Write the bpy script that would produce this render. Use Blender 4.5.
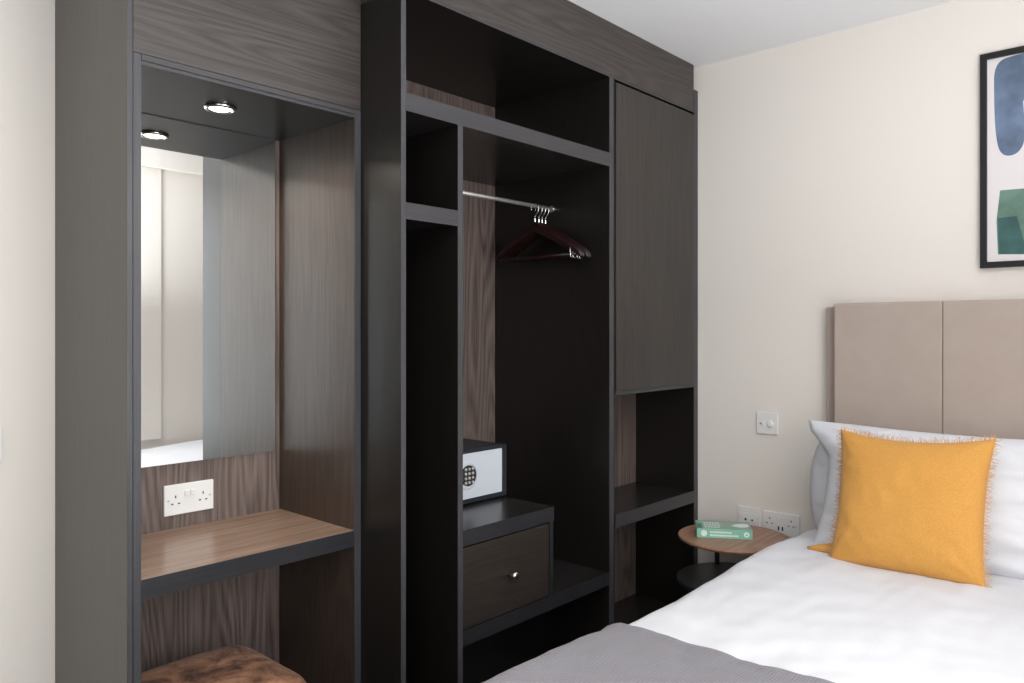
import bpy, bmesh, math, random
from mathutils import Vector, Matrix, noise
random.seed(7)
sc = bpy.context.scene
for o in list(bpy.data.objects): bpy.data.objects.remove(o)
C = sc.collection
R = math.radians

# ------------------------------------------------------------------ camera
cam = bpy.data.objects.new('camera', bpy.data.cameras.new('camera')); C.objects.link(cam)
cam.location = (0, 0, 1.32)
cam.rotation_euler = (R(90), 0, -math.atan2(765, 696))
cam.data.sensor_width = 36; cam.data.lens = 765/1024*36
cam.data.shift_y = -10.5/1024
cam.data.clip_start = .02
sc.camera = cam

# ------------------------------------------------------------------ world, lights, exposure
sc.view_settings.view_transform = 'Standard'; sc.view_settings.look = 'None'
sc.view_settings.gamma = 1; sc.view_settings.exposure = 0.0
w = bpy.data.worlds.new('world'); sc.world = w; w.use_nodes = True
w.node_tree.nodes['Background'].inputs[0].default_value = (.82, .91, 1, 1)
w.node_tree.nodes['Background'].inputs[1].default_value = 2.0
CEIL = 2.437
FY = -.50            # wall opposite the wardrobe
XL = -1.9            # wall behind the camera
XW = 2.925           # headboard wall
WY = 2.250           # wall behind the wardrobe

def area(name, loc, rot, sx, sy, power, col):
    l = bpy.data.lights.new(name, 'AREA'); l.shape = 'RECTANGLE'; l.size = sx; l.size_y = sy
    l.energy = power; l.color = col
    o = bpy.data.objects.new(name, l); o.location = loc; o.rotation_euler = rot; C.objects.link(o)
    return o
# daylight through the two windows of the wall opposite the wardrobe
area('window_daylight', (.95, FY-.03, 1.35), (R(90), 0, 0), 1.40, 1.75, 29, (1, .985, .97))
area('window_daylight', (-1.0, FY-.03, 1.35), (R(90), 0, 0), 1.15, 1.75, 12, (.96, .98, 1))
# added fill light just below the ceiling, out of view; no lamp hangs there
area('overhead_fill_light', (.1, .5, CEIL-.09), (0, 0, 0), .55, .55, 16, (1, .95, .87))

# added upward fill to brighten the ceiling, out of view, with no fitting behind it
area('upward_fill_light', (1.2, -.02, 1.45), (R(180), 0, 0), .5, .35, 29, (.97, .98, 1))

# ------------------------------------------------------------------ materials
def mat(name, col, rough=.6, metal=0, spec=.5, **k):
    m = bpy.data.materials.new(name); m.use_nodes = True
    b = m.node_tree.nodes['Principled BSDF']
    b.inputs['Base Color'].default_value = (*col, 1); b.inputs['Roughness'].default_value = rough
    b.inputs['Metallic'].default_value = metal; b.inputs['Specular IOR Level'].default_value = spec
    for a, v in k.items(): b.inputs[a].default_value = v
    return m
def N(m, t, **k):
    n = m.node_tree.nodes.new(t)
    for a, v in k.items(): setattr(n, a, v)
    return n
def L(m, a, b): m.node_tree.links.new(a, b)
def bsdf(m): return m.node_tree.nodes['Principled BSDF']
def coords(m, scale, kind='Object', rnd=True):
    tc = N(m, 'ShaderNodeTexCoord'); mp = N(m, 'ShaderNodeMapping')
    mp.inputs['Scale'].default_value = scale
    if rnd:
        oi = N(m, 'ShaderNodeObjectInfo'); ml = N(m, 'ShaderNodeVectorMath', operation='SCALE')
        cb = N(m, 'ShaderNodeCombineXYZ')
        for i in range(3): L(m, oi.outputs['Random'], cb.inputs[i])
        L(m, cb.outputs[0], ml.inputs[0]); ml.inputs['Scale'].default_value = 7.3
        ad = N(m, 'ShaderNodeVectorMath', operation='ADD')
        L(m, tc.outputs[kind], ad.inputs[0]); L(m, ml.outputs[0], ad.inputs[1]); L(m, ad.outputs[0], mp.inputs[0])
    else: L(m, tc.outputs[kind], mp.inputs[0])
    return mp.outputs[0]
def ramp(m, src, stops):
    r = N(m, 'ShaderNodeValToRGB'); e = r.color_ramp.elements
    while len(e) < len(stops): e.new(.5)
    for i, (p, c) in enumerate(stops): e[i].position = p; e[i].color = (*c, 1)
    L(m, src, r.inputs[0]); return r.outputs[0]
def bump(m, src, strength, dist=.001):
    b = N(m, 'ShaderNodeBump'); b.inputs['Strength'].default_value = strength; b.inputs['Distance'].default_value = dist
    L(m, src, b.inputs['Height']); L(m, b.outputs[0], bsdf(m).inputs['Normal'])
def wood(name, dark, light, axis='Z', rough=.4, spec=.5, cathedral=.5, bs=.25):
    m = mat(name, light, rough, spec=spec)
    def sc3(a, b): return {'Z': (a, a, b), 'X': (b, a, a), 'Y': (a, b, a)}[axis]
    fine = N(m, 'ShaderNodeTexNoise'); fine.inputs['Scale'].default_value = 1; fine.inputs['Detail'].default_value = 5
    fine.inputs['Roughness'].default_value = .65; fine.inputs['Distortion'].default_value = .3
    L(m, coords(m, sc3(210, 4)), fine.inputs['Vector'])
    big = N(m, 'ShaderNodeTexNoise'); big.inputs['Scale'].default_value = 1; big.inputs['Detail'].default_value = 1.5
    L(m, coords(m, sc3(6, .55)), big.inputs['Vector'])
    mu = N(m, 'ShaderNodeMath', operation='MULTIPLY'); L(m, big.outputs[0], mu.inputs[0]); mu.inputs[1].default_value = 46
    fr = N(m, 'ShaderNodeMath', operation='PINGPONG'); L(m, mu.outputs[0], fr.inputs[0]); fr.inputs[1].default_value = 1
    mx = N(m, 'ShaderNodeMix'); mx.inputs[0].default_value = cathedral*.5
    L(m, fine.outputs[0], mx.inputs[2]); L(m, fr.outputs[0], mx.inputs[3])
    col = ramp(m, mx.outputs[0], [(.28, dark), (.68, light)])
    L(m, col, bsdf(m).inputs['Base Color'])
    bump(m, fine.outputs[0], bs, .0006)
    return m
M = {}
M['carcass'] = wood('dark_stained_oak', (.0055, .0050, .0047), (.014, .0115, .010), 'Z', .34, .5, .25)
M['carcassX'] = wood('dark_stained_oak_horizontal', (.026, .021, .019), (.068, .056, .051), 'X', .38, .5, .45)
M['door'] = wood('stained_oak_door', (.014, .0115, .010), (.044, .036, .031), 'Z', .38, .5, .2)
M['side'] = wood('stained_oak_end_panel', (.036, .032, .028), (.060, .054, .047), 'Z', .36, .6, .2)
M['lining'] = wood('stained_oak_lining', (.022, .0145, .011), (.072, .049, .038), 'Z', .36, .5, .25)
M['back'] = wood('brown_walnut_back', (.068, .049, .043), (.205, .155, .137), 'Z', .5, .4, .5)
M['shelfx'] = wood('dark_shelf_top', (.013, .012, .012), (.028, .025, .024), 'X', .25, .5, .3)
M['desk'] = wood('brown_desk_top', (.150, .092, .066), (.31, .215, .160), 'X', .26, .5, .3)
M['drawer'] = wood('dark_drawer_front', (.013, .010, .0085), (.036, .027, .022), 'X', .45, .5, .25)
M['edge'] = wood('grey_edge_banding', (.032, .032, .037), (.058, .058, .064), 'Z', .42, .5, .0, .1)
M['edgeX'] = wood('grey_edge_banding_horizontal', (.028, .027, .030), (.048, .047, .051), 'X', .42, .5, .0, .1)
M['edgeD'] = wood('dark_edge_banding', (.011, .0115, .014), (.024, .0245, .029), 'X', .4, .5, .0, .1)
M['soffit'] = mat('dark_grey_laminate', (.020, .020, .019), .34, spec=.22)
M['mirror'] = mat('mirror_silver', (.93, .95, .94), .0, 1)
M['mirrorback'] = mat('mirror_edge', (.30, .33, .32), .2)
M['chrome'] = mat('chrome', (.75, .75, .75), .14, 1)
M['rail'] = mat('satin_rail', (.80, .79, .76), .35, .8)
M['steel'] = mat('brushed_steel', (.62, .60, .57), .28, 1)
M['white_plastic'] = mat('white_plastic', (.80, .80, .79), .3)
M['slot'] = mat('dark_slot', (.02, .02, .02), .6)
M['blackmetal'] = mat('black_powder_coat', (.022, .024, .025), .45)
M['safe_white'] = mat('safe_front_white', (.62, .66, .72), .32)
M['safe_body'] = mat('safe_body_navy', (.018, .022, .030), .4)
M['safe_edge'] = mat('safe_body_edge', (.05, .06, .085), .4)
M['key'] = mat('safe_key_silver', (.55, .52, .50), .35, .3)
M['hanger'] = mat('mahogany_hanger', (.011, .0018, .0016), .42)
M['glass'] = mat('window_glass', (.95, .97, .97), .0, 0, **{'Transmission Weight': 1.0, 'IOR': 1.45})
M['pvc'] = mat('white_window_frame', (.8, .8, .79), .4)
# walls / ceiling / floor
def paint(name, col, s=60, st=.06):
    m = mat(name, col, .75, spec=.25)
    n = N(m, 'ShaderNodeTexNoise'); n.inputs['Scale'].default_value = s; n.inputs['Detail'].default_value = 3
    L(m, coords(m, (1, 1, 1), rnd=False), n.inputs['Vector']); bump(m, n.outputs[0], st, .001)
    return m
M['wall'] = paint('warm_white_paint', (.79, .745, .695))
M['ceiling'] = paint('white_ceiling_paint', (.87, .88, .90))
m = mat('grey_carpet', (.10, .10, .105), .95, spec=.1)
n = N(m, 'ShaderNodeTexNoise'); n.inputs['Scale'].default_value = 350; L(m, coords(m, (1, 1, 1), rnd=False), n.inputs['Vector'])
L(m, ramp(m, n.outputs[0], [(.3, (.06, .06, .065)), (.7, (.14, .14, .145))]), bsdf(m).inputs['Base Color']); bump(m, n.outputs[0], .6, .004)
M['carpet'] = m
# fabrics
def fabric(name, c1, c2, scale=(420, 420, 420), rough=.9, st=.25, sheen=.2, kind='Object'):
    m = mat(name, c2, rough, spec=.2, **{'Sheen Weight': sheen, 'Sheen Roughness': .5})
    n = N(m, 'ShaderNodeTexNoise'); n.inputs['Scale'].default_value = 1; n.inputs['Detail'].default_value = 3
    L(m, coords(m, scale, kind, rnd=False), n.inputs['Vector'])
    L(m, ramp(m, n.outputs[0], [(.3, c1), (.7, c2)]), bsdf(m).inputs['Base Color']); bump(m, n.outputs[0], st, .001)
    return m
M['linen'] = fabric('white_cotton', (.68, .69, .73), (.72, .73, .765), (250, 250, 250), .8, .08, .1)
M['suede'] = fabric('taupe_suede', (.43, .355, .31), (.45, .375, .33), (14, 14, 14), .9, .05, .35)
M['mustard'] = fabric('mustard_linen', (.56, .265, .055), (.65, .335, .085), (300, 300, 300), .85, .3, .15)
M['fringe'] = mat('mustard_thread', (.60, .36, .19), .9, spec=.2)
m = mat('grey_waffle_weave', (.22, .21, .23), .92, spec=.15, **{'Sheen Weight': .15})
co = coords(m, (1, 1, 1), 'UV', rnd=False)
w1 = N(m, 'ShaderNodeTexWave', wave_type='BANDS', bands_direction='X'); w2 = N(m, 'ShaderNodeTexWave', wave_type='BANDS', bands_direction='Y')
for x in (w1, w2): x.inputs['Scale'].default_value = 46; L(m, co, x.inputs['Vector'])
ad = N(m, 'ShaderNodeMath', operation='ADD'); L(m, w1.outputs['Fac'], ad.inputs[0]); L(m, w2.outputs['Fac'], ad.inputs[1])
hf = N(m, 'ShaderNodeMath', operation='MULTIPLY'); L(m, ad.outputs[0], hf.inputs[0]); hf.inputs[1].default_value = .5
L(m, ramp(m, hf.outputs[0], [(.1, (.175, .168, .190)), (.9, (.240, .232, .255))]), bsdf(m).inputs['Base Color']); bump(m, hf.outputs[0], .5, .003)
M['waffle'] = m
m = mat('crushed_brown_velvet', (.12, .055, .03), .75, spec=.3, **{'Sheen Weight': .12, 'Sheen Roughness': .4})
n = N(m, 'ShaderNodeTexNoise'); n.inputs['Scale'].default_value = 11; n.inputs['Detail'].default_value = 7; n.inputs['Roughness'].default_value = .7; n.inputs['Distortion'].default_value = .35
L(m, coords(m, (1, 1, 1), rnd=False), n.inputs['Vector'])
L(m, ramp(m, n.outputs[0], [(.38, (.045, .016, .009)), (.5, (.19, .085, .045)), (.64, (.36, .19, .11))]), bsdf(m).inputs['Base Color']); bump(m, n.outputs[0], .5, .006)
M['velvet'] = m
M['walnut'] = wood('walnut_table_top', (.25, .125, .075), (.42, .245, .165), 'X', .42, .5, .4, .1)

# ------------------------------------------------------------------ mesh helpers
def cuboid(bm, x0, x1, y0, y1, z0, z1, mi=0):
    vs = [bm.verts.new(p) for p in ((x0,y0,z0),(x1,y0,z0),(x1,y1,z0),(x0,y1,z0),(x0,y0,z1),(x1,y0,z1),(x1,y1,z1),(x0,y1,z1))]
    for q in ((3,2,1,0),(4,5,6,7),(0,1,5,4),(1,2,6,5),(2,3,7,6),(3,0,4,7)):
        f = bm.faces.new([vs[i] for i in q]); f.material_index = mi
    return vs
def tube(bm, pts, r, seg=10, cap=True):
    rings = []; pts = [Vector(p) for p in pts]; up = None
    for i, p in enumerate(pts):
        t = (pts[min(i+1, len(pts)-1)] - pts[max(i-1, 0)]).normalized()
        if up is None: up = t.orthogonal().normalized()
        up = (up - t*up.dot(t)).normalized(); s = t.cross(up)
        rr = r[i] if isinstance(r, (list, tuple)) else r
        rings.append([bm.verts.new(p + (up*math.cos(a) + s*math.sin(a))*rr) for a in [2*math.pi*k/seg for k in range(seg)]])
    for a, b in zip(rings, rings[1:]):
        for k in range(seg): bm.faces.new((a[k], a[(k+1) % seg], b[(k+1) % seg], b[k]))
    if cap: bm.faces.new(rings[0][::-1]); bm.faces.new(rings[-1])
def lathe(bm, prof, seg=48, c=(0, 0, 0), axis='Z'):
    rings = []
    for (r, z) in prof:
        ring = []
        for k in range(seg):
            a = 2*math.pi*k/seg; x, y = r*math.cos(a), r*math.sin(a)
            p = {'Z': (x, y, z), 'Y': (x, z, y), 'X': (z, x, y)}[axis]
            ring.append(bm.verts.new((c[0]+p[0], c[1]+p[1], c[2]+p[2])))
        rings.append(ring)
    for a, b in zip(rings, rings[1:]):
        for k in range(seg): bm.faces.new((a[k], a[(k+1) % seg], b[(k+1) % seg], b[k]))
    bm.faces.new(rings[0][::-1]); bm.faces.new(rings[-1])
def root_loc(p):
    v = Vector((0, 0, 0))
    while p is not None: v += p.location; p = p.parent
    return v
def link(name, bm, material, parent=None, smooth=False, bevel=0, seg=2, world=True):
    if world and parent is not None:
        bmesh.ops.translate(bm, verts=bm.verts, vec=-root_loc(parent))
    bmesh.ops.recalc_face_normals(bm, faces=bm.faces)
    me = bpy.data.meshes.new(name); bm.to_mesh(me); bm.free()
    for mm in (material if isinstance(material, list) else [material]): me.materials.append(mm)
    o = bpy.data.objects.new(name, me); C.objects.link(o); o.parent = parent
    if smooth:
        for p in me.polygons: p.use_smooth = True
    if bevel:
        b = o.modifiers.new('bevel', 'BEVEL'); b.width = bevel; b.segments = seg; b.limit_method = 'ANGLE'; b.angle_limit = R(40)
    return o
def box(name, x0, x1, y0, y1, z0, z1, material, parent=None, bevel=.0008, seg=2, **k):
    bm = bmesh.new(); cuboid(bm, x0, x1, y0, y1, z0, z1)
    return link(name, bm, material, parent, bevel=bevel, seg=seg, **k)
def tag(o, label=None, cat=None, group=None, kind=None):
    if label: o['label'] = label
    if cat: o['category'] = cat
    if group: o['group'] = group
    if kind: o['kind'] = kind
    return o
def thing(name, loc, label, cat, group=None, rz=0):
    o = bpy.data.objects.new(name, None); C.objects.link(o); o.location = loc; o.rotation_euler = (0, 0, rz)
    o.empty_display_size = .05
    return tag(o, label, cat, group)
def struct(o): o['kind'] = 'structure'; return o

# ------------------------------------------------------------------ room shell
T = .12
struct(box('floor', XL-T, XW+T, FY-T, WY+T, -T, 0, M['carpet'], bevel=0))
struct(box('ceiling', XL-T, XW+T, FY-T, WY+T, CEIL, CEIL+T, M['ceiling'], bevel=0))
struct(box('wall_back', XL-T, XW+T, WY, WY+T, 0, CEIL, M['wall'], bevel=0))
struct(box('wall_right', XW, XW+T, FY-T, WY, 0, CEIL, M['wall'], bevel=0))
struct(box('wall_left', XL-T, XL, FY-T, WY, 0, CEIL, M['wall'], bevel=0))
wins = [(-1.62, -.38), (.22, 1.68)]; WZ0, WZ1 = .45, 2.25
bm = bmesh.new()
xs = [XL] + [v for a in wins for v in a] + [XW]
for a, b in ((xs[0], xs[1]), (xs[2], xs[3]), (xs[4], xs[5])): cuboid(bm, a, b, FY-T, FY, 0, CEIL)
for a, b in wins: cuboid(bm, a, b, FY-T, FY, 0, WZ0); cuboid(bm, a, b, FY-T, FY, WZ1, CEIL)
struct(link('wall_front', bm, M['wall']))
for i, (a, b) in enumerate(wins):
    bm = bmesh.new(); y0, y1 = FY-.10, FY-.055
    for q in ((a, a+.05, WZ0, WZ1), (b-.05, b, WZ0, WZ1), (a+.05, b-.05, WZ0, WZ0+.05), (a+.05, b-.05, WZ1-.05, WZ1), ((a+b)/2-.03, (a+b)/2+.03, WZ0+.05, WZ1-.05)):
        cuboid(bm, q[0], q[1], y0, y1, q[2], q[3])
    fr = struct(link('window_%d' % (i+1), bm, M['pvc'], bevel=.002))
    for (c, d) in ((a+.05, (a+b)/2-.03), ((a+b)/2+.03, b-.05)):
        box('pane', c, d, FY-.082, FY-.074, WZ0+.05, WZ1-.05, M['glass'], fr, bevel=0)
# shallow boxed pier on the opposite wall, seen in the mirror
struct(box('trim_1', 1.86, 2.05, FY+.0005, FY+.018, .65, CEIL-.111, M['wall'], bevel=.002))
struct(box('trim_2', 1.0, XW-.001, FY+.0005, FY+.06, CEIL-.11, CEIL-.001, M['wall'], bevel=.002))
for nm, q in (('baseboard_back', (XL, .68, WY-.015, WY)), ('baseboard_right', (XW-.015, XW, FY+.1, 1.59)), ('baseboard_left', (XL, XL+.015, FY, WY-.015))):
    struct(box(nm, *q, 0, .09, M['pvc'], bevel=.003))
struct(box('baseboard_front', XL+.015, XW-.016, FY, FY+.015, 0, .09, M['pvc'], bevel=.003))

# ------------------------------------------------------------------ dressing unit
YF, YN = 1.774, 2.170
U = thing('dressing_unit', (.997, 1.97, 0), 'tall dark oak dressing recess with mirror, brown desk shelf and grey edges', 'fitted furniture')
box('side_panel', .681, .6925, YF+.001, WY-.002, 0, CEIL-.001, M['side'], U, .0006)
box('panel_edge', .681, .6925, YF, YF+.001, 0, CEIL-.001, M['edge'], U, 0)
bm = bmesh.new(); cuboid(bm, .694, .711, YF+.001, YN, 0, 1.943); link('inner_lining', bm, M['lining'], U, bevel=.0006)
box('lining_edge', .694, .711, YF, YF+.001, 0, 1.943, M['edge'], U, 0)
box('fascia_panel', .694, 1.3135, YF, YF+.018, 1.9445, CEIL-.001, M['carcassX'], U, .0006)
box('inner_lining', 1.2925, 1.3135, YF+.001, YN, 0, 1.943, M['lining'], U, .0006)
box('lining_edge', 1.2925, 1.3135, YF, YF+.001, 0, 1.943, M['edge'], U, 0)
bm = bmesh.new(); cuboid(bm, .7115, 1.292, YF+.001, YN, 1.919, 1.9425); link('soffit', bm, M['soffit'], U, bevel=.0005)
box('soffit_edge', .7115, 1.292, YF, YF+.001, 1.9195, 1.928, M['edgeX'], U, 0)
box('soffit_edge', .7115, 1.292, YF-.002, YF+.001, 1.929, 1.9425, M['edgeX'], U, 0)
box('back_panel', .694, 1.3135, YN, YN+.016, 0, 1.9425, M['back'], U, 0)
box('desktop', .7115, 1.292, YF+.0015, YN-.001, .714, .760, M['desk'], U, .0008)
box('desktop_edge', .7115, 1.292, YF, YF+.0015, .714, .7595, M['edgeD'], U, 0)
mi = thing('wall_mirror', (1.0, 2.164, .944), 'tall frameless mirror on the back of the dressing recess', 'mirror')
box('glass_backing', .735, 1.275, 2.1660, 2.1698, .944, 1.918, M['mirrorback'], mi, 0)
box('mirror_glass', .736, 1.274, 2.1640, 2.1658, .945, 1.917, M['mirror'], mi, 0)

# downlight in the soffit
DL = (.989, 1.955)
d = thing('downlight', (*DL, 1.919), 'small round chrome downlight shining in the dressing recess soffit', 'ceiling light')
bm = bmesh.new()
lathe(bm, [(.029, 1.9188), (.041, 1.9188), (.0415, 1.915), (.038, 1.911), (.034, 1.9105), (.030, 1.912), (.029, 1.915)], 40, (*DL, 0))
link('bezel', bm, M['chrome'], d, smooth=True)
em = mat('downlight_lens', (1, .95, .85), .4); bsdf(em).inputs['Emission Color'].default_value = (1, .90, .72, 1); bsdf(em).inputs['Emission Strength'].default_value = 14
bm = bmesh.new(); lathe(bm, [(.0285, 1.9165), (.0285, 1.9140), (.020, 1.9105), (.006, 1.909)], 32, (*DL, 0))
lens = link('lens', bm, em, d, smooth=True)
l = bpy.data.lights.new('downlight_lamp', 'AREA'); l.shape = 'DISK'; l.size = .05; l.energy = 3.2; l.color = (1, .90, .76); l.spread = R(150)
lo = bpy.data.objects.new('downlight_lamp', l); C.objects.link(lo); lo.parent = d; lo.location = (0, 0, -.018)

# ------------------------------------------------------------------ wardrobe
YW, YB = 1.597, 2.167
W = thing('wardrobe', (1.80, 1.88, 0), 'dark oak open wardrobe with hanging space and open shelves beside the dressing recess', 'wardrobe')
def carc(name, x0, x1, z0, z1, y1=YB, m='carcass', e='edge', y0=YW):
    p = box(name, x0, x1, y0+.001, y1, z0, z1, M[m], W, .0006)
    q = box(name+'_edge', x0, x1, y0, y0+.001, z0, z1, M[e], W, 0)
    return p
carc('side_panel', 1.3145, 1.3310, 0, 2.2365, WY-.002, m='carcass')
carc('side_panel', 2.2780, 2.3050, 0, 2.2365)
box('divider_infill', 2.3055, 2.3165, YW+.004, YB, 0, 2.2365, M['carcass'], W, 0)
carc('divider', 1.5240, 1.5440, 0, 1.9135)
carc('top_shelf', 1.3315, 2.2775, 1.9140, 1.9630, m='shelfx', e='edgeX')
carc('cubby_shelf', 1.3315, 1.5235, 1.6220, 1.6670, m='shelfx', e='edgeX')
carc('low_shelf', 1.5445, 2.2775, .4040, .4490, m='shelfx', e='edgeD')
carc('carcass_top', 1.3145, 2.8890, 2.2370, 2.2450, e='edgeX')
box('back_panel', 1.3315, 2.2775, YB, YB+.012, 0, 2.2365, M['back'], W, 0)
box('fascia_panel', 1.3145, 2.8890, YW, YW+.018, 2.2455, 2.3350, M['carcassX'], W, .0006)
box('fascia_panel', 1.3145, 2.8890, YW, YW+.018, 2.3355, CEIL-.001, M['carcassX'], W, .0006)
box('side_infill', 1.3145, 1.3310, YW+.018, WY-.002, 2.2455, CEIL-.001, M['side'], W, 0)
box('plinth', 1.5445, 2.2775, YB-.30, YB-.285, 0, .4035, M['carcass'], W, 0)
# hanging rail
bm = bmesh.new(); tube(bm, [(1.545, 1.86, 1.787), (2.277, 1.86, 1.787)], .0075, 16)
rl = link('hanging_rail', bm, M['rail'], W, smooth=True)
for x0, x1 in ((1.5445, 1.552), (2.2700, 2.2775)):
    bm = bmesh.new(); lathe(bm, [(.014, x0), (.014, x1)], 20, (0, 1.86, 1.787), 'X'); link('rail_flange', bm, M['chrome'], rl, bevel=.001)
# ------------------------------------------------------------------ corner cabinet
K = thing('corner_cabinet', (2.62, 1.74, 0), 'dark oak cupboard with tall plain door above an open niche beside the beige wall', 'cupboard')
K2 = 1.884
box('side_panel', 2.8910, XW-.001, YW+.001, K2+.3, 0, 2.3345, M['carcass'], K, .0006)
box('panel_edge', 2.8910, XW-.001, YW, YW+.001, 0, 2.3345, M['edge'], K, 0)
dr = box('door', 2.3185, 2.8885, YW-.002, YW+.016, 1.1000, 2.2270, M['door'], K, .001)
dr['label'] = 'tall plain dark oak door'
box('niche_top', 2.3170, 2.8905, YW, K2, 1.0850, 1.0990, M['edgeX'], K, .0005)
box('shelf', 2.3170, 2.8905, YW+.001, K2, .6000, .6490, M['shelfx'], K, .0005)
box('shelf_edge', 2.3170, 2.8905, YW, YW+.001, .6000, .6490, M['edgeX'], K, 0)
box('floor_panel', 2.3170, 2.8905, YW+.001, K2, .1050, .1530, M['shelfx'], K, .0005)
box('plinth', 2.3170, 2.8905, YW+.02, YW+.036, 0, .1045, M['carcass'], K, 0)
box('back_panel', 2.3170, 2.8905, K2+.0005, K2+.012, .0, 1.0990, M['back'], K, 0)
# ------------------------------------------------------------------ drawer chest on the low shelf
D = thing('drawer_chest', (1.753, 1.84, .4495), 'dark oak single drawer unit with chrome knob on the low wardrobe shelf', 'drawer unit')
z0 = .4495
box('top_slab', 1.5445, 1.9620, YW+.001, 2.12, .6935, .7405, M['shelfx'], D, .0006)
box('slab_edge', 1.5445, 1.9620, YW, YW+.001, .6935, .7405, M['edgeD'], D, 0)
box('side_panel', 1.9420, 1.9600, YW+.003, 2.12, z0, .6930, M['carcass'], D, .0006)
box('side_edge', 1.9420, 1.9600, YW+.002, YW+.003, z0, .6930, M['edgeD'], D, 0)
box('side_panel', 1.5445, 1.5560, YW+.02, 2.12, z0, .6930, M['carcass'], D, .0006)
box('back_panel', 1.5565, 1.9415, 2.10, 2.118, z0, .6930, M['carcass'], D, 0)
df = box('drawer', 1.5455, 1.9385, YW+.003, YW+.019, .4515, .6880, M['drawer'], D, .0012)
bm = bmesh.new()
for q in ((1.562, 1.920, YW+.02, YW+.032), ): cuboid(bm, 1.562, 1.935, YW+.0192, 2.05, .458, .470); cuboid(bm, 1.562, 1.574, YW+.0192, 2.05, .4702, .66); cuboid(bm, 1.923, 1.935, YW+.0192, 2.05, .4702, .66)
link('drawer_box', bm, M['carcass'], df)
bm = bmesh.new(); lathe(bm, [(.006, YW+.003), (.006, YW-.014), (.010, YW-.019), (.0125, YW-.026), (.011, YW-.031), (.005, YW-.033)], 20, (1.742, 0, .569), 'Y')
link('knob', bm, M['chrome'], df, smooth=True)

# ------------------------------------------------------------------ safe
SZ = .7410
S = thing('hotel_safe', (1.79, 1.95, SZ), 'small hotel safe, white front with round keypad, standing on the drawer unit', 'safe')
sx0, sx1, sy, sz1 = 1.615, 1.972, 1.826, .924
bm = bmesh.new(); cuboid(bm, sx0, sx1, sy+.004, 2.12, SZ+.004, sz1); link('body', bm, M['safe_body'], S, bevel=.004, seg=3)
bm = bmesh.new()
for q in ((sx0, sx1, SZ+.004, SZ+.0185), (sx0, sx1, sz1-.012, sz1), (sx0, sx0+.018, SZ+.0186, sz1-.0121), (sx1-.018, sx1, SZ+.0186, sz1-.0121)):
    cuboid(bm, q[0], q[1], sy-.003, sy+.004, q[2], q[3])
link('door_frame', bm, M['safe_body'], S, bevel=.0015)
box('frame_highlight', sx1-.0005, sx1+.0015, sy-.003, sy+.010, SZ+.006, sz1-.002, M['safe_edge'], S, 0)
dp = box('door', sx0+.018, sx1-.0185, sy-.002, sy+.0038, SZ+.019, sz1-.0125, M['safe_white'], S, .0015)
kx, kz = 1.787, .838
bm = bmesh.new()
for rr, yy in ((.0475, sy-.0035),):
    lathe(bm, [(rr, sy-.0018), (rr, yy), (rr-.004, yy-.002), (rr-.009, yy-.002), (rr-.009, sy-.0018)], 48, (kx, 0, kz), 'Y')
link('keypad_ring', bm, M['safe_white'], dp, smooth=False)
bm = bmesh.new(); lathe(bm, [(.034, sy-.002), (.034, sy-.0068), (.032, sy-.0078)], 48, (kx, 0, kz), 'Y')
kp = link('keypad', bm, M['slot'], S)
key = None
for r_ in range(4):
    for c_ in range(3):
        bm = bmesh.new(); px_, pz_ = kx+(c_-1)*.0165, kz+(1.5-r_)*.0150
        lathe(bm, [(.0050, sy-.0078), (.0050, sy-.0105), (.0036, sy-.0118)], 12, (px_, 0, pz_), 'Y'); link('key', bm, M['key'], kp)
for x_ in (sx0+.03, sx1-.03):
    for y_ in (1.87, 2.08):
        bm = bmesh.new(); lathe(bm, [(.01, SZ-.0002), (.01, SZ+.0045)], 12, (x_, y_, 0)); link('foot', bm, M['slot'], S)

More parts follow.
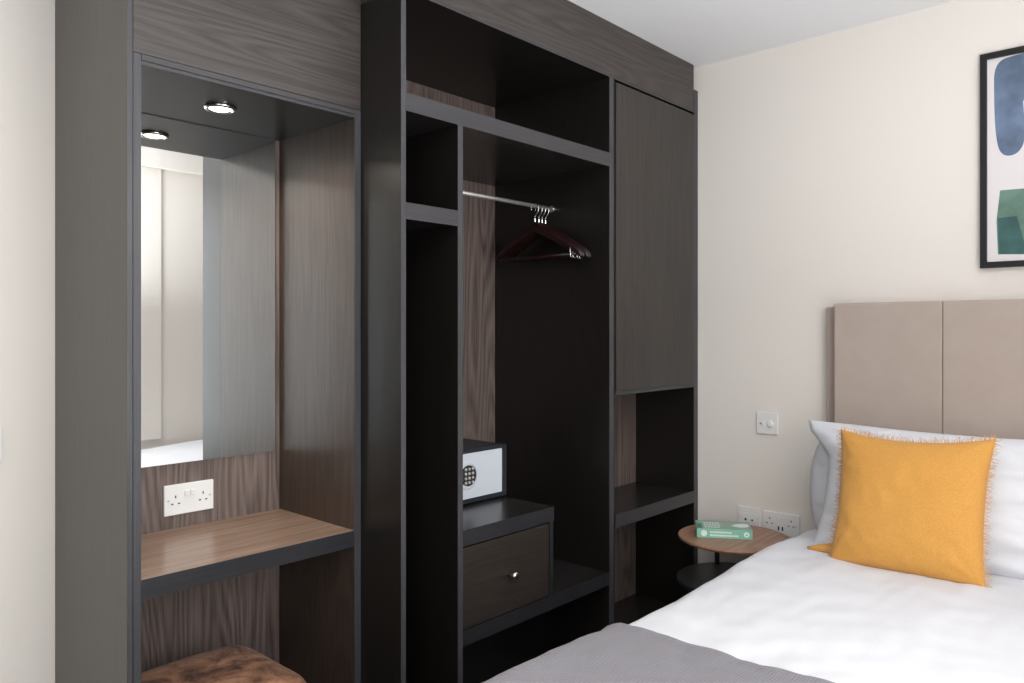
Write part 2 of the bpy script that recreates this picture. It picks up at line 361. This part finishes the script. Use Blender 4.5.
# ------------------------------------------------------------------ hangers
def hanger():
    o = thing('coat_hanger', (0, 0, 0), '', 'hanger')
    z = -.0075
    bm = bmesh.new(); pts = []
    for k in range(22):
        a = R(-60 + 250*k/21); pts.append((0, -.0165*math.cos(a)*1, .0*0 + .0165*math.sin(a) - .0075))
    # hook: over the rail, then down the shaft
    pts = [(0, .0172*math.cos(R(t)), -.0085+.0172*math.sin(R(t))) for t in range(-20, 200, 12)]
    pts += [(0, -.0150, -.022), (0, -.006, -.032), (0, 0, -.040), (0, 0, -.068)]
    tube(bm, pts, .0017, 8); link('hook', bm, M['chrome'], o, smooth=True, world=False)
    bm = bmesh.new(); lathe(bm, [(.0032, -.062), (.0032, -.048), (.0022, -.046)], 10); link('ferrule', bm, M['chrome'], o, world=False)
    # shoulders: curved tapering wooden bar
    bm = bmesh.new(); prev = None
    n_ = 32
    for k in range(n_+1):
        t = -1+2*k/n_; a = abs(t)
        y = .208*t; zc = -.078 - .112*(a**1.08) - .006*max(0, a-.9)*10
        hh = .021 - .008*a; ww = .0055 + .003*math.sin(min(1, a*1.1)*math.pi)
        xo = .010*a*a
        if k in (0, n_): hh *= .55; ww *= .6
        ring = [bm.verts.new((xo+ww*math.cos(q)*(1 if abs(math.cos(q)) > .3 else 1), y, zc+hh*math.sin(q))) for q in [2*math.pi*j/12 for j in range(12)]]
        if prev:
            for j in range(12): bm.faces.new((prev[j], prev[(j+1) % 12], ring[(j+1) % 12], ring[j]))
        else: bm.faces.new(ring[::-1])
        prev = ring
    bm.faces.new(prev); link('shoulder_bar', bm, M['hanger'], o, smooth=True, world=False)
    bm = bmesh.new(); tube(bm, [(.008, -.185, -.190), (.008, .185, -.190)], .0055, 10); link('trouser_bar', bm, M['hanger'], o, smooth=True, world=False)
    for s in (-1,):
        bm = bmesh.new(); tube(bm, [(.001, s*.160, -.158), (.0, s*.163, -.176), (-.002, s*.166, -.199), (.010, s*.166, -.206), (.018, s*.166, -.196)], .0018, 8)
        link('clip', bm, M['chrome'], o, smooth=True, world=False)
    return o
h0 = hanger()
kids = list(h0.children)
hl = ['dark mahogany hanger on the rail, nearest to the open left end', 'dark mahogany hanger on the rail, second from the left of the four',
      'dark mahogany hanger on the rail, third from the left of the four', 'dark mahogany hanger on the rail, nearest to the right panel']
for i, (x, rz, ry) in enumerate(((2.172, 1.5, 0), (2.194, -1, 0), (2.213, 1, 0), (2.233, -1, 0))):
    if i == 0: o = h0
    else:
        o = h0.copy(); C.objects.link(o)
        for c in kids:
            k = c.copy(); C.objects.link(k); k.parent = o
    o.location = (x, 1.86, 1.787+.0075-.0172+.0085+.0017); o.rotation_euler = (0, 0, R(rz))
    tag(o, hl[i], 'hanger', 'wooden hangers on the wardrobe rail')

# ------------------------------------------------------------------ plates: built in local XZ facing -Y, root at plate centre on the wall
def lb(name, x0, x1, y0, y1, z0, z1, m_, par, bev=.0006): return box(name, x0, x1, y0, y1, z0, z1, m_, par, bev, world=False)
def plate(name, loc, rz, w_, label, cat, group=None):
    o = thing(name, loc, label, cat, group, rz)
    lb('plate', -w_/2, w_/2, -.0095, -.0005, -.0430, .0430, M['white_plastic'], o, .0022)
    return o
def screw(o, x, z):
    bm = bmesh.new(); lathe(bm, [(.0030, -.0094), (.0030, -.0104), (.0022, -.0108)], 12, (x, 0, z), 'Y'); link('screw', bm, M['steel'], o, world=False)
def pins(o, x, z=-.004):
    for q in ((x-.0018, x+.0018, z+.009, z+.0165), (x-.0125, x-.0062, z-.009, z-.0052), (x+.0062, x+.0125, z-.009, z-.0052)):
        lb('pin_slot', q[0], q[1], -.00975, -.0093, q[2], q[3], M['slot'], o, 0)
def rocker(o, x, z=.016, w_=.013, h_=.017): 
    r = lb('rocker_switch', x-w_/2, x+w_/2, -.0125, -.0093, z-h_/2, z+h_/2, M['white_plastic'], o, .0012); r.rotation_euler = (R(4), 0, 0)
    return r
o = plate('double_socket', (1.0005, YN, .842), 0, .144, 'white double power socket under the mirror above the brown desk shelf', 'socket')
for x in (-.040, .040): pins(o, x)
for x in (-.0085, .0085): rocker(o, x)
for x in (-.0602, .0602): screw(o, x, 0)
# rz = -90 turns the -Y face to -X
o = plate('wall_controller', (XW, 1.290, .955), R(-90), .086, 'small square white control plate alone on the wall above the sockets', 'wall switch')
bm = bmesh.new(); lathe(bm, [(.0165, -.0094), (.0165, -.0105), (.0105, -.0115), (.0100, -.0165), (.0085, -.0175)], 28, (.014, 0, -.002), 'Y'); link('dial', bm, M['white_plastic'], o, world=False)
lb('indicator', -.0285, -.0245, -.0102, -.0093, -.005, .000, M['slot'], o, 0); rocker(o, -.015, .002, .009, .020)
o = plate('single_socket', (XW, 1.3665, .569), R(-90), .092, 'white single outlet plate behind the green book', 'socket')
lb('port', -.0165, -.0085, -.00985, -.0093, -.012, -.003, M['slot'], o, 0); lb('port', .012, .019, -.00985, -.0093, -.011, -.004, M['slot'], o, 0)
lb('port_surround', -.0300, .0300, -.0103, -.0093, -.020, .018, M['white_plastic'], o, .0004); 
for c in list(o.children):
    if c.name.startswith('port') and 'surround' not in c.name: c.location.y = -.0012
for x in (-.037, .037): screw(o, x, 0)
o = plate('double_socket', (XW, 1.2330, .566), R(-90), .146, 'white double power socket with charging ports beside the bed pillows', 'socket')
for x in (-.046, .040): pins(o, x, .004)
for x in (-.010, .006): lb('usb_port', x-.0028, x+.0028, -.00985, -.0093, -.026, -.010, M['slot'], o, 0)
for x in (-.0105, .0065): rocker(o, x, .020, .011, .014)
for x in (-.0602, .0602): screw(o, x, 0)
o = plate('light_switch', (.517, WY, 1.035), 0, .086, 'white light switch at the left edge beside the tall panel', 'wall switch')
rocker(o, 0, 0, .012, .022)
for x in (-.030, .030): screw(o, x, 0)

# ------------------------------------------------------------------ soft shape helpers
def grid_obj(name, nu, nv, fn, material, parent=None, closed=False, uv=None):
    bm = bmesh.new(); V = [[bm.verts.new(fn(i/(nu-1), j/(nv-1))) for j in range(nv)] for i in range(nu)]
    ul = bm.loops.layers.uv.new('UVMap')
    for i in range(nu-1):
        for j in range(nv-1):
            f = bm.faces.new((V[i][j], V[i+1][j], V[i+1][j+1], V[i][j+1]))
            for lp, (a, b) in zip(f.loops, ((i, j), (i+1, j), (i+1, j+1), (i, j+1))):
                p = (a/(nu-1), b/(nv-1)); lp[ul].uv = uv(*p) if uv else p
    o = link(name, bm, material, parent, smooth=True); return o
def nz(x, y, z, s=1): return noise.noise(Vector((x*s, y*s, z*s)))

# ------------------------------------------------------------------ bed
BX0, BX1, BY0, BY1 = .86, 2.80, -.478, 1.100
B = thing('bed', (1.9, .30, 0), 'double bed base and mattress beneath the white duvet', 'bed')
box('bed_base', .92, 2.80, -.41, 1.01, .07, .30, M['suede'], B, .01)
box('mattress', .90, 2.82, -.42, 1.02, .302, .545, M['linen'], B, .04, 4)
for x in (1.0, 2.7):
    for y in (-.33, .93):
        bm = bmesh.new(); lathe(bm, [(.025, 0), (.03, .0695)], 16, (x, y, 0)); link('leg', bm, M['blackmetal'], B)
Hd = thing('headboard', (2.88, .30, .25), 'upholstered taupe headboard of upright panels behind the pillows', 'headboard')
box('backing_board', 2.885, XW-.001, -.44, 1.049, .25, 1.410, M['suede'], Hd, .006, 3)
edges = [1.006, .653, .30, -.053, -.406]
for a, b in zip(edges, edges[1:]):
    box('headboard_panel', 2.840, 2.884, b+.0007, a-.0007, .25, 1.421, M['suede'], Hd, .006, 4)

def prof(d, r, zt, zb):     # rounded edge: d = distance along the section from the edge inward
    pass
def duvet_z(x, y):
    z = .606
    z += .010*nz(x, y, 3, 1.8) + .006*nz(x*1.0, y*1.6, 7, 4.5)
    # soft folds fanning from the pillows and along the edge
    z += .0045*math.sin(26*y + 6*nz(x, y, 1, 2.0) + 5*x)*max(0, min(1, (x-1.7)/.5))*max(0, nz(x, y, 11, 1.3)+.35)
    z += .005*abs(nz(x*.7, y*2.6, 4, 6)) + .0035*nz(x, y, 9, 13)
    z += -.008*math.exp(-((x-1.6)/.35)**2) + .014*math.exp(-((x-2.25)/.3)**2)
    c = (y-.30)/.8; z += .012*(1-min(1, c*c))
    return z
def drape(x0, x1, y0, y1, r, zlow, zfun, off=0, nx=150, ny=170, foot=True):
    # cross-section in y: vertical drop, quarter round, top, quarter round, drop
    def sec(t, a, b):
        Lq = math.pi/2*r; drop = .34; tot = 2*drop+2*Lq+(b-a-2*r); s = t*tot
        if s < drop: return a, zlow+s-drop, 0
        s -= drop
        if s < Lq: q = s/r; return a+r-r*math.cos(q), -r+r*math.sin(q), 1
        s -= Lq; top = b-a-2*r
        if s < top: return a+r+s, 0, 1
        s -= top
        if s < Lq: q = s/r; return b-r+r*math.sin(q), -r+r*math.cos(q), 1
        s -= Lq; return b, -r-s, 0
    def f(u, v):
        y, dz, k = sec(v, y0-off, y1+off)
        if v < .5 and not k: dz = -r-(.34-(v*(2*.34+math.pi*r+(y1-y0+2*off-2*r))))
        if foot:
            tt = u
            Lq = math.pi/2*r; drop = .34; tot = drop+Lq+(x1-x0-r); s = tt*tot
            if s < drop: x, dx = x0-off, -r-(drop-s)
            elif s < drop+Lq: q = (s-drop)/r; x, dx = x0-off+r-r*math.cos(q), -r+r*math.sin(q)
            else: x, dx = x0-off+r+(s-drop-Lq), 0
        else: x, dx = x0+(x1-x0)*u, 0
        z = zfun(x, y) + off + min(dz, dx)*1.0 if True else 0
        below = min(1, max(0, -min(dz, dx)/.12))
        wv = .010*math.sin(x*19+2*nz(x, z, 2, 3))*below
        if dz < -r*.9: y += wv*(1 if y > .3 else -1)
        if dx < -r*.9: x -= .010*math.sin(y*17)*below
        # wavy outline of the long edge
        if y > .9: y += (.010*nz(x, 0, 5, 3.2) + .016*max(0, min(1, (1.5-x)/.35)))*min(1, (y-.9)/.15)
        return (x, y, z)
    return f, nx, ny
f, nx, ny = drape(BX0, 2.81, BY0, BY1, .075, 0, duvet_z)
dv = grid_obj('duvet', nx, ny, f, M['linen'], None)
tag(dv, 'smooth white duvet spread over the bed', 'duvet')
def throw_z(x, y):
    z = duvet_z(x, y)
    d_ = 1.565 - x
    return z - .004 + .004*math.exp(-((d_-.03)/.022)**2) + .003
f2, nx, ny = drape(BX0, 1.563, BY0, BY1, .078, 0, throw_z, off=.008, nx=120, ny=170)
def f2b(u, v):
    x, y, z = f2(u, v)
    if u > .985: z -= .006*(u-.985)/.015
    x += .006*nz(0, y, 2, 2.5)*u - .035*max(0, 1-y)*u + .02*(y-.5)*0
    return (x, y, z)
th = grid_obj('bed_throw', nx, ny, f2b, M['waffle'], None, uv=lambda u, v: (u*1.05, v*2.3))
so = th.modifiers.new('solid', 'SOLIDIFY'); so.thickness = .004; so.offset = 1
tag(th, 'folded grey waffle-weave bedspread across the foot of the bed', 'bedspread')

def pillow_fn(w_, h_, t_, seed, pinch=.06, wr=.008, dog=0):
    def side(sg):
        def f(u, v):
            a, b = 2*u-1, 2*v-1
            ea, eb = 1-abs(a)**2.6, 1-abs(b)**2.6
            x = a*w_/2*(1-pinch*(1-abs(a)*0)*(1-b*b*1.0)*abs(a)**3*0 - pinch*(1-b*b)*abs(a)**2)
            y = b*h_/2*(1-pinch*(1-a*a)*abs(b)**2)
            th_ = t_/2*(max(0, ea)**.55)*(max(0, eb)**.55)
            wrk = wr*(nz(a*1.3+seed, b*2.2, 1, 1.7) + .6*nz(a*3+seed, b*3, 5, 2.0))*min(1, 3*ea)*min(1, 3*eb)
            # creases radiating from the corners
            ca = math.atan2(1-abs(b)+.001, 1-abs(a)+.001); dd = math.hypot(1-abs(a), 1-abs(b))
            cr = .0035*math.sin(ca*14+seed)*math.exp(-dd*2.2)*min(1, dd*5)
            return Vector((x, y, sg*(th_+wrk+cr*(wr/.008)+.0012)))
        return f
    return side
def pillow(name, w_, h_, t_, loc, rot, material, seed, parent=None, n_=64, pinch=.06, wr=.008, post=None, world_mat=True):
    bm = bmesh.new(); s = pillow_fn(w_, h_, t_, seed, pinch, wr); grids = []
    for sg in (1, -1):
        f = s(sg); G = [[bm.verts.new(f(i/n_, j/n_)) for j in range(n_+1)] for i in range(n_+1)]; grids.append(G)
        for i in range(n_):
            for j in range(n_): bm.faces.new((G[i][j], G[i+1][j], G[i+1][j+1], G[i][j+1]) if sg > 0 else (G[i][j], G[i][j+1], G[i+1][j+1], G[i+1][j]))
    bmesh.ops.remove_doubles(bm, verts=bm.verts, dist=.0005)
    A, Bq = grids
    bnd = [v for v in bm.verts if v.is_boundary]
    if bnd:
        es = [e for e in bm.edges if e.is_boundary]
        try: bmesh.ops.bridge_loops(bm, edges=es)
        except Exception: pass
    if post:
        for v in bm.verts: v.co = post(v.co)
    Mx = Matrix.Translation(loc) @ rot
    bmesh.ops.transform(bm, matrix=Mx, verts=bm.verts)
    return bm, Mx
def basis(ydir_right, up, nrm):   # columns: local x, local y, local z
    m_ = Matrix((ydir_right, up, nrm)).transposed().to_4x4(); return m_
def lean(deg, yaw=0, roll=0):
    # local x -> -Y (to the right in the picture), local y -> up leaning towards +X, local z -> towards -X (camera)
    a = R(deg); up = Vector((math.sin(a), 0, math.cos(a))); right = Vector((0, -1, 0)); nr = right.cross(up)
    m_ = basis(right, up, nr); return Matrix.Rotation(R(yaw), 4, 'Z') @ m_ @ Matrix.Rotation(R(roll), 4, 'Z')
def place_pillow(name, w_, h_, t_, loc, rot, seed, label, cat, group, **k):
    bm, mx = pillow(name, w_, h_, t_, (0, 0, 0), rot, None, seed, **k)
    o = link(name, bm, M['linen'], None, smooth=True); o.location = loc
    tag(o, label, cat, group); return o
def pull(c):   # pulled-out upper left corner of the front pillow
    a = max(0, min(1, (-c.x/.39-.82)/.18))**.8*max(0, min(1, (c.y/.215-.42)/.40))
    return Vector((c.x-.064*a, c.y-.004*a, c.z*(1-.1*a)+.010*a))
place_pillow('pillow', .72, .34, .125, (2.768, .703, .762), lean(3), 3.1, 'white pillow at the back, its plump side bulging out against the headboard', 'pillow', 'white bed pillows', pinch=.0, post=lambda c: Vector((c.x*(1-.10*(abs(c.y)/.17)**2.5), c.y, c.z*1.1)))
place_pillow('pillow', .78, .43, .15, (2.622, .583, .806), lean(20, 0, 0), 9.4, 'white pillow in front, with pointed upper corner, behind the mustard cushion', 'pillow', 'white bed pillows', post=pull, wr=.013)

# mustard cushion with fringe
cu = thing('cushion', (2.50, .66, .62), 'square mustard yellow cushion with frayed fringe leaning on the white pillows', 'cushion')
rotc = lean(20, -1.5, 1.5); CW, CH = .43, .412
cl = Vector((2.458, .655, .816))
def cpost(c):    # weight rests on the lower edge: it bows outward, the upper edge sags
    b = c.y/(CH/2); a = c.x/(CW/2)
    y = c.y + (-.022*(1-a*a)*max(0, -b)**2 if b < 0 else -.010*(1-a*a)*b)
    return Vector((c.x*(1-.035*max(0, -b)), y, c.z))
bm, mx = pillow('cover', CW, CH, .13, cl, rotc, None, 5.5, pinch=.085, wr=.004, post=cpost)
link('cover', bm, M['mustard'], cu, smooth=True)
bm = bmesh.new(); rnd = random.Random(4)
def edge_pt(s, k):
    t = 2*s-1
    a, b = ((t, 1), (1, -t), (-t, -1), (-1, t))[k]
    x = a*CW/2*(1-.085*(1-b*b)*abs(a)**2); y = b*CH/2*(1-.085*(1-a*a)*abs(b)**2); q_ = cpost(Vector((x, y, 0))); x, y = q_.x, q_.y
    nrm = ((0, 1), (1, 0), (0, -1), (-1, 0))[k]
    return Vector((x, y, 0)), Vector((nrm[0], nrm[1], 0))
for k in range(4):
    n_ = 130
    for i in range(n_):
        p, nn = edge_pt((i+rnd.random())/n_, k); tg = Vector((-nn.y, nn.x, 0))
        ln = rnd.uniform(.005, .019)*(.25 if k == 2 else 1); sw = rnd.uniform(-.6, .6); zz = rnd.uniform(-.4, .5)
        p0 = p-nn*.003; p1 = p+nn*ln*.5+tg*sw*ln*.4+Vector((0, 0, zz*ln*.4)); p2 = p+nn*ln+tg*(sw+rnd.uniform(-.5, .5))*ln*.9+Vector((0, 0, zz*ln))
        tube(bm, [mx @ p0, mx @ p1, mx @ p2], [.0012, .0010, .0006], 3, cap=False)
fg = link('fringe', bm, M['fringe'], cu); fg['kind'] = 'stuff'
# folded-over lower left corner
bm = bmesh.new()
tube(bm, [(2.452, .850, .640), (2.447, .878, .637), (2.446, .905, .633), (2.447, .930, .629), (2.450, .948, .627)], [.020, .017, .013, .009, .004], 12)
link('corner_tip', bm, M['mustard'], cu, smooth=True)

# ------------------------------------------------------------------ bedside table and book
tx, ty, tz = 2.684, 1.318, .550
tb = thing('bedside_table', (tx, ty, 0), 'round walnut-topped bedside table on black posts between wardrobe and bed', 'table')
bm = bmesh.new(); lathe(bm, [(.180, tz-.017), (.198, tz-.013), (.203, tz-.006), (.203, tz-.002), (.201, tz)], 72, (tx, ty, 0)); link('tabletop', bm, M['walnut'], tb, bevel=.001)
bm = bmesh.new(); lathe(bm, [(.206, .374), (.208, .378), (.208, .388), (.206, .390)], 72, (tx, ty, 0)); link('lower_shelf', bm, M['blackmetal'], tb)
for a in (46, -15, -75):
    px_, py_ = tx+.185*math.cos(R(a)), ty+.185*math.sin(R(a))
    bm = bmesh.new(); tube(bm, [(px_, py_, .0), (px_, py_, tz-.0165)], .0095, 14); link('leg', bm, M['blackmetal'], tb, smooth=False)
# book
ang = math.atan2(1.246-1.411, 2.689-2.576) - R(2.5)
bk = thing('book', (2.576, 1.411, tz+.0004), 'green paperback book lying flat on the round bedside table', 'book', None, ang)
Lb, Wb, Tb = .200, .125, .034
mg = mat('mint_cover', (.25, .55, .42), .35); mg2 = mat('sage_cover', (.23, .40, .31), .3); mdk = mat('deep_green_ink', (.05, .20, .13), .4)
mwh = mat('white_ink', (.78, .88, .84), .4); mpg = mat('book_pages', (.75, .72, .64), .9)
lb('page_block', .003, Lb-.002, .003, Wb-.002, .0016, Tb-.0016, mpg, bk, 0)
bm = bmesh.new(); cuboid(bm, 0, Lb, .001, Wb, 0, .0015); cuboid(bm, 0, Lb, .001, Wb, Tb-.0015, Tb)
cv = link('cover', bm, mg2, bk, world=False)
spn = lb('spine', 0, Lb, -.0010, .0009, 0, Tb, mg, bk, .0006)
def ink(nm, m_, par, rects, top):
    bm = bmesh.new()
    for (a, b, c, d_) in rects:
        if top: cuboid(bm, a, b, c, d_, Tb, Tb+.0003)
        else: cuboid(bm, a, b, -.0013, -.0010, c, d_)
    return link(nm, bm, m_, par, world=False)
ink('printed_band', mdk, cv, [(.002, .022, .004, .075)], True)
rr = random.Random(2); rects = []
for row in range(3):
    x = .030
    while x < .085:
        w_ = rr.uniform(.004, .009); rects.append((x, x+w_, .020+row*.030, .036+row*.030)); x += w_+.0025
ink('title_print', mwh, cv, rects, True)
bm = bmesh.new()
top = [(.130, .062), (.150, .085), (.175, .095), (.192, .090), (.196, .065), (.185, .042), (.160, .036), (.140, .048)]
vs = [bm.verts.new((x, y, Tb+.0003)) for x, y in top]; vb = [bm.verts.new((x, y, Tb)) for x, y in top]
bm.faces.new(vs)
for i in range(len(top)): bm.faces.new((vb[i], vb[(i+1) % len(top)], vs[(i+1) % len(top)], vs[i]))
link('leaf_print', bm, mwh, cv, world=False)
rects = []
for zr, x1 in ((.019, .122), (.0075, .145)):
    x = .048
    while x < x1:
        w_ = rr.uniform(.003, .0065); rects.append((x, x+w_, zr, zr+.0062)); x += w_+.0014
ink('spine_print', mwh, spn, rects, False)
bm = bmesh.new()
bm.free()
for cx_, cz_, r_ in ((.179, .017, .0100), (.026, .017, .0115)):
    bm = bmesh.new(); lathe(bm, [(r_, -.0010), (r_, -.0013)], 24, (cx_, 0, cz_), 'Y')
    link('spine_emblem', bm, mwh, spn, world=False)
bm = bmesh.new(); lathe(bm, [(.0035, -.0013), (.0035, -.0016)], 16, (.179, 0, .016), 'Y'); link('emblem_centre', bm, mg, spn, world=False)

# ------------------------------------------------------------------ stool
st = thing('stool', (.888, 1.832, 0), 'square stool with mottled brown crushed velvet seat tucked under the desk shelf', 'stool')
def rsq(a, s, n_=7.0):
    c, d_ = math.cos(a), math.sin(a); k = (abs(c)**n_+abs(d_)**n_)**(-1/n_); return s*k*c, s*k*d_
bm = bmesh.new(); prev = None; seg = 96
for (s, z) in ((.150, .330), (.176, .334), (.186, .350), (.189, .375), (.188, .405), (.186, .430), (.180, .441), (.165, .448), (.130, .4505), (.08, .4515), (.04, .4528), (.004, .453)):
    ring = []
    for k in range(seg):
        x, y = rsq(2*math.pi*k/seg, s); x *= 1.03; y *= 1.03; ring.append(bm.verts.new((.888+x, 1.826+y, z + .008 + .003*nz(x, y, 0, 9)*(1 if z > .42 else 0))))
    if prev:
        for k in range(seg): bm.faces.new((prev[k], prev[(k+1) % seg], ring[(k+1) % seg], ring[k]))
    else: bm.faces.new(ring[::-1])
    prev = ring
bm.faces.new(prev); link('seat', bm, M['velvet'], st, smooth=True)
for sx_ in (-1, 1):
    for sy_ in (-1, 1):
        bm = bmesh.new(); x, y = .888+sx_*.13, 1.832+sy_*.13; tube(bm, [(x, y, 0), (x, y, .333)], [.013, .02], 12); link('leg', bm, M['carcass'], st)

# ------------------------------------------------------------------ picture
P = thing('picture', (XW, .28, 1.88), 'black-framed abstract print of blue and green shapes above the headboard', 'picture')
fy1, fy0, fz0, fz1, fw = .556, .000, 1.527, 2.230, .019
bm = bmesh.new()
for q in ((fy1-fw, fy1, fz0, fz1), (fy0, fy0+fw, fz0, fz1), (fy0+fw, fy1-fw, fz0, fz0+fw), (fy0+fw, fy1-fw, fz1-fw, fz1)): cuboid(bm, XW-.024, XW-.001, q[0], q[1], q[2], q[3])
link('frame', bm, mat('black_picture_frame', (.010, .010, .011), .5, spec=.3), P, bevel=.0008)
pr = box('print', XW-.012, XW-.003, fy0+fw, fy1-fw, fz0+fw, fz1-fw, mat('print_paper', (.72, .68, .69), .6), P, 0)
def blob(nm, pts, col, lay, smooth_=True):
    m_ = mat(nm+'_ink', col, .6)
    n = N(m_, 'ShaderNodeTexNoise'); n.inputs['Scale'].default_value = 14; n.inputs['Detail'].default_value = 4; L(m_, coords(m_, (1, 1, 1), rnd=False), n.inputs['Vector'])
    L(m_, ramp(m_, n.outputs[0], [(.35, tuple(c*.75 for c in col)), (.65, tuple(min(1, c*1.25) for c in col))]), bsdf(m_).inputs['Base Color'])
    P2 = [Vector((p[0], p[1])) for p in pts]
    if smooth_:
        for _ in range(3):
            q = []
            for i in range(len(P2)): a, b = P2[i], P2[(i+1) % len(P2)]; q += [a*.75+b*.25, a*.25+b*.75]
            P2 = q
    bm = bmesh.new(); x = XW-.0122-.0003*lay
    vs = [bm.verts.new((x, p.x, p.y)) for p in P2]; vb = [bm.verts.new((XW-.0120, p.x, p.y)) for p in P2]
    bm.faces.new(vs)
    for i in range(len(P2)): bm.faces.new((vb[i], vb[(i+1) % len(P2)], vs[(i+1) % len(P2)], vs[i]))
    return link(nm, bm, m_, pr)
blob('blue_shape', [(.518, 2.20), (.45, 2.21), (.36, 2.215), (.30, 2.17), (.34, 2.10), (.44, 2.07), (.436, 2.03), (.430, 1.93), (.455, 1.885), (.50, 1.89), (.514, 1.96), (.518, 2.08)], (.115, .165, .26), 0)
blob('green_shape', [(.501, 1.778), (.30, 1.772), (.28, 1.62), (.26, 1.562), (.507, 1.570), (.511, 1.68)], (.115, .21, .165), 0, False)
blob('teal_shape', [(.508, 1.688), (.455, 1.690), (.425, 1.565), (.503, 1.570)], (.03, .105, .10), 1, False)
blob('rust_shape', [(.22, 2.12), (.10, 2.14), (.07, 1.95), (.14, 1.86), (.23, 1.95)], (.42, .21, .12), 0)
